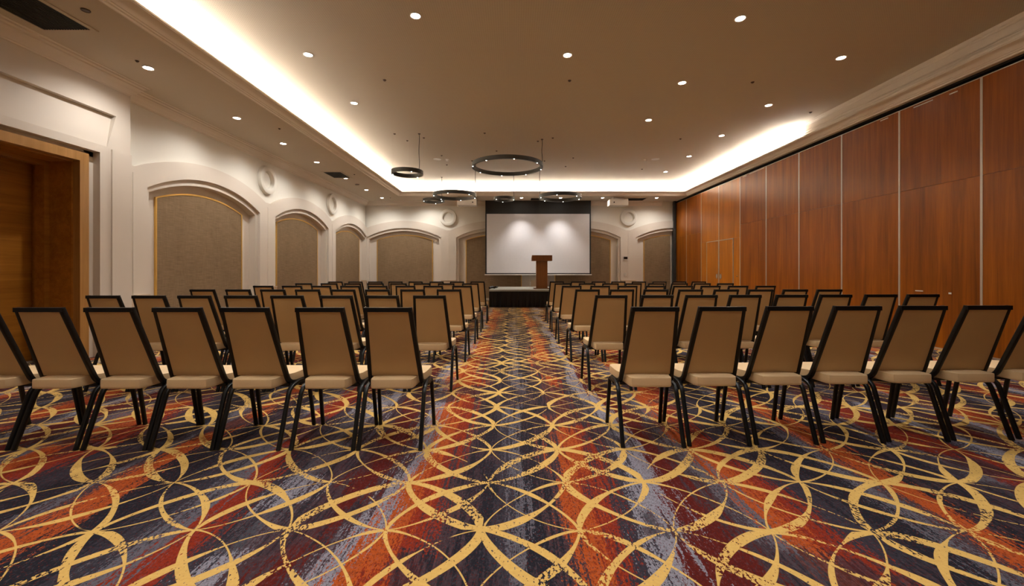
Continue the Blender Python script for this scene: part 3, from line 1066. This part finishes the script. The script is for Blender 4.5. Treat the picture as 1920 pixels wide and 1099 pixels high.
ph = [random.uniform(0, 6) for _ in range(6)]
grid = []
NZ = 14
for (x, y, nx, ny, s_) in pts:
    col = []
    for k in range(NZ + 1):
        f = k / NZ
        z = (SH - 0.052) * (1 - f)
        wv = math.sin(s_ * 48 + ph[0] + 1.2 * math.sin(s_ * 5)) * 0.5 + math.sin(s_ * 29 + ph[1] + f * 2.2) * 0.6 + math.sin(s_ * 81 + ph[2] + f * 1.5) * 0.25
        amp = 0.010 + 0.028 * f
        d = -0.018 - amp * (1 + wv) * 0.8
        col.append(sk.b.verts.new((x + nx * d * -1 - cx, y + ny * d * -1 - cy, max(z, 0.004))))
    grid.append(col)
for A, B in zip(grid, grid[1:]):
    for k in range(NZ):
        sk.b.faces.new([A[k], A[k + 1], B[k + 1], B[k]])
sk.obj('skirt', M['satin'], stg, smooth=True)
# bunched cloth on the rear left corner of the platform
bn = MB()
random.seed(5)
for k in range(5):
    a = Vector((SX0 - cx - 0.04 + 0.05 * k, 0.4 + 0.16 * k - 0.9 + random.uniform(-.1, .1), SH + 0.03))
    b_ = a + Vector((random.uniform(0.02, 0.16), random.uniform(-0.5, 0.3), random.uniform(0.0, 0.03)))
    bn.tube(a, b_, 0.03 + 0.012 * random.random(), 8)
bn.obj('bunched_cloth', M['satin'], stg, smooth=True)

# ------------------------------------------------------------------ lectern
lt = thing('lectern', 'wooden pedestal lectern with a wide box top standing on the stage', 'lectern', ((1015.5 - VX) * 15.05 / F, 15.05, SH))
MB().box(-0.29, 0.29, -0.24, 0.24, 0, 0.03).obj('base', M['walnut'], lt, bevel=0.006)
MB().box(-0.20, 0.20, -0.15, 0.15, 0.03, 0.99).obj('column', M['walnut'], lt, bevel=0.004)
mb = MB()
mb.prism([(-0.26, 0.99), (0.26, 0.99), (0.26, 1.10), (-0.26, 1.19)], -0.36, 0.36, lambda u, v, d: (d, u, v))
mb.obj('desk_top', M['walnut'], lt, bevel=0.005)

# ------------------------------------------------------------------ wall fittings
def wallbox(name, px, py, wpx, hpx, m, label, cat, face=None):
    Z = YB
    x = (px - VX) * Z / F
    z = H + (VY - py) * Z / F
    r = thing(name, label, cat, (x, YB, z))
    w_, h_ = wpx * Z / F / 2, hpx * Z / F / 2
    MB().box(-w_, w_, -0.03, 0.0, -h_, h_).obj('housing', m, r, bevel=0.004)
    if face:
        face(r, w_, h_)
    return r


wallbox('thermostat', 1172.8, 484.5, 8.2, 7, M['white'], 'small wall thermostat with dark display right of the screen', 'thermostat',
        lambda r, w_, h_: MB().box(-w_ * 0.85, w_ * 0.85, -0.034, -0.03, -h_ * 0.45, h_ * 0.85).obj('display', M['glass_dark'], r))


def sock(r, w_, h_):
    o = MB()
    for s_ in (-1, 1):
        o.box(-w_ * 0.35, w_ * 0.35, -0.034, -0.03, s_ * h_ * 0.45 - h_ * 0.2, s_ * h_ * 0.45 + h_ * 0.2)
    o.obj('socket_face', M['alu'], r)


wallbox('power_socket', 1172.3, 514.5, 4, 6, M['white'], 'white power socket on the pier below the thermostat', 'socket', sock)
wallbox('cable_box', 998.5, 532, 11, 7, M['white'], 'pale cable box on the wall just left of the lectern base', 'wall box', sock)

# ------------------------------------------------------------------ chairs
def rr(w_, h_, r=0.006):
    """rounded rectangle profile"""
    p = []
    for cx_, cy_, a in ((w_ - r, h_ - r, 0), (-w_ + r, h_ - r, 90), (-w_ + r, -h_ + r, 180), (w_ - r, -h_ + r, 270)):
        for k in range(3):
            t = math.radians(a + 45 * k)
            p.append((cx_ + r * math.cos(t), cy_ + r * math.sin(t)))
    return p


def smooth_path(pts, n=5):
    P = [Vector(p) for p in pts]
    out = [P[0]]
    for a, b, c in zip(P, P[1:], P[2:]):
        d1, d2 = (b - a), (c - b)
        r = min(0.045, d1.length * 0.48, d2.length * 0.48)
        s_, e = b - d1.normalized() * r, b + d2.normalized() * r
        for k in range(n + 1):
            t = k / n
            out.append(s_ * (1 - t) ** 2 + b * 2 * t * (1 - t) + e * t * t)
    out.append(P[-1])
    return out


def back_y(z):      # the back leans: y of the frame centre at height z
    return -0.095 - (z - 0.47) * (0.185 / 0.49)


def make_chair():
    r = thing('banquet_chair', 'beige vinyl banquet chair with black metal frame', 'chair', (0, 0, 0))
    # back frame: two stiles and the top rail in one bent tube
    fr = MB()
    z_top = 0.958
    for s_ in (-1, 1):
        pts = [(s_ * 0.152, back_y(z_top) - 0.0, z_top + 0.012), (s_ * 0.184, back_y(0.50), 0.50), (s_ * 0.188, -0.075, 0.425), (s_ * 0.192, 0.0, 0.402), (s_ * 0.196, 0.12, 0.400)]
        fr.sweep(smooth_path(pts), rr(0.0145, 0.0155), (1, 0, 0))
    y = back_y(z_top)
    fr.box(-0.166, 0.166, y - 0.016, y + 0.014, z_top - 0.014, z_top + 0.0155)
    fr.obj('back_frame', M['black'], r, smooth=True)
    # back pad
    bp = MB()
    nx, nz = 10, 12
    front, rear = [], []
    for j in range(nz + 1):
        z = 0.474 + (0.946 - 0.474) * j / nz
        hwid = 0.171 + (0.1405 - 0.171) * j / nz
        for lst, off, bul in ((rear, -0.010, -0.006), (front, 0.014, 0.016)):
            row = []
            for i in range(nx + 1):
                u = -1 + 2 * i / nx
                e = (1 - u ** 6) * (1 - (2 * j / nz - 1) ** 6)
                row.append(bp.b.verts.new((u * hwid, back_y(z) + off + bul * e, z)))
            lst.append(row)
    for lst in (front, rear):
        for j in range(nz):
            for i in range(nx):
                bp.b.faces.new([lst[j][i], lst[j][i + 1], lst[j + 1][i + 1], lst[j + 1][i]])
    for j in range(nz):
        for i in (0, nx):
            bp.b.faces.new([rear[j][i], rear[j + 1][i], front[j + 1][i], front[j][i]])
    for i in range(nx):
        for j in (0, nz):
            bp.b.faces.new([rear[j][i], rear[j][i + 1], front[j][i + 1], front[j][i]])
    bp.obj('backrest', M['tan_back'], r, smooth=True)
    # seat pad: narrow between the stiles, wider in front
    out = [(0.115, -0.212), (0.140, -0.204), (0.151, -0.184), (0.155, -0.15), (0.164, -0.06), (0.180, -0.03), (0.196, 0.0), (0.202, 0.06), (0.206, 0.16), (0.206, 0.205), (0.196, 0.232), (0.17, 0.242)]
    outline = out + [(-x, y) for x, y in reversed(out)]
    st = MB()
    layers = [(0.408, 0.90), (0.412, 0.975), (0.425, 1.0), (0.450, 1.0), (0.463, 0.985), (0.470, 0.95), (0.4745, 0.84), (0.477, 0.5)]
    rings_ = []
    for z, k in layers:
        if k >= 0.9:
            ins = (1 - k) * 0.2
        else:
            ins = 0
        ring = []
        for (x, y_) in outline:
            cx_, cy_ = 0, 0.01
            ring.append(st.b.verts.new((x * (k if k < 0.9 else 1 - ins * 0.6), cy_ + (y_ - cy_) * (k if k < 0.9 else 1 - ins * 0.6), z)))
        rings_.append(ring)
    n = len(outline)
    for A, B in zip(rings_, rings_[1:]):
        for i in range(n):
            j = (i + 1) % n
            st.b.faces.new([A[i], A[j], B[j], B[i]])
    st.b.faces.new(rings_[-1])
    st.b.faces.new(list(reversed(rings_[0])))
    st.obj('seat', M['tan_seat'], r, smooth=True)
    # legs
    for s_ in (-1, 1):
        lg = MB()
        lg.sweep(smooth_path([(s_ * 0.205, 0.125, 0.392), (s_ * 0.210, 0.02, 0.405), (s_ * 0.214, -0.105, 0.385), (s_ * 0.217, -0.249, 0.0)]), rr(0.012, 0.0145), (1, 0, 0))
        lg.obj('leg', M['black'], r, smooth=True)
        lg = MB()
        lg.sweep(smooth_path([(s_ * 0.205, 0.05, 0.375), (s_ * 0.212, 0.165, 0.392), (s_ * 0.219, 0.236, 0.0)]), rr(0.012, 0.0135), (1, 0, 0))
        lg.obj('leg', M['black'], r, smooth=True)
    sf_ = MB()
    sf_.box(-0.20, 0.20, 0.10, 0.125, 0.385, 0.407)
    sf_.box(-0.19, 0.19, -0.075, -0.05, 0.388, 0.408)
    sf_.obj('seat_frame', M['black'], r)
    return r


chair0 = make_chair()
for ch in chair0.children:
    ch.data.transform(Matrix.Scale(0.97, 4, (1, 0, 0)))
ROWS_L = [
    (2.842, [727, 600.5, 459.5, 333, 205, 72, -56]),
    (4.219, [805, 716.5, 629.5, 538, 451, 364, 278, 192]),
    (5.600, [842, 773, 707, 643, 576, 511, 446, 379]),
    (6.985, [866.5, 812.3, 760, 708, 657, 601.7, 547, 493]),
    (8.345, [881.6, 836.5, 791, 747, 704, 661, 616.5, 569]),
    (9.72, [895.3, 856.9, 818.7, 779.2, 741.5, 703.5, 666.4, 628.7]),
]
ROWS_R = [
    (2.885, [1228.8, 1354, 1481, 1609, 1732, 1853.5, 1978]),
    (4.262, [1146, 1233, 1316, 1398, 1485, 1568, 1653, 1731.7]),
    (5.600, [1101.5, 1166, 1230, 1295.6, 1362.5, 1423.6, 1486.8, 1549.6]),
    (6.985, [1072, 1125.5, 1177, 1228.5, 1281, 1332.5, 1384.5, 1433.7]),
    (8.345, [1055.5, 1101, 1144.6, 1187, 1230, 1274, 1316, 1360]),
    (9.76, [1044, 1083.7, 1122.5, 1159, 1198.3, 1236.8, 1273, 1306.7]),
]
ROWN = ['rearmost row nearest the camera', 'second row from the camera', 'third row from the camera', 'fourth row from the camera', 'fifth row from the camera', 'sixth row, by the stage']
random.seed(11)
used = False
for side, rows in (('left', ROWS_L), ('right', ROWS_R)):
    for ri, (zf, xs) in enumerate(rows):
        for ci, px in enumerate(xs):
            Zc = zf + 0.249
            sl = (0.025 * ci if side == 'right' and ri < 2 else 0.0)
            Zc += sl
            Zt = Zc - 0.285
            x = (px - VX) * Zt / F
            sg = -1 if side == 'left' else 1
            if ci and sg * (x - prev_x) < 0.457:
                x = prev_x + sg * 0.457
            prev_x = x
            rz = math.radians(random.uniform(-0.5, 0.5))
            if side == 'left' and ri == 0 and ci == 2:
                rz = math.radians(-1.2)
            if ci == 0:
                who = f'beige banquet chair on the aisle, {side} block, {ROWN[ri]}'
            elif ci == len(xs) - 1:
                who = f'beige banquet chair at the wall end, {side} block, {ROWN[ri]}'
            else:
                who = f'beige banquet chair {ORD[ci + 1]} from aisle, {side} block, {ROWN[ri]}'
            g = f'banquet chairs in the {side} block'
            if not used:
                chair0.location = (x, Zc, 0)
                chair0.rotation_euler = (0, 0, rz)
                tag(chair0, who, 'chair', g)
                used = True
            else:
                copy_thing(chair0, (x, Zc, 0), rz, who, g)
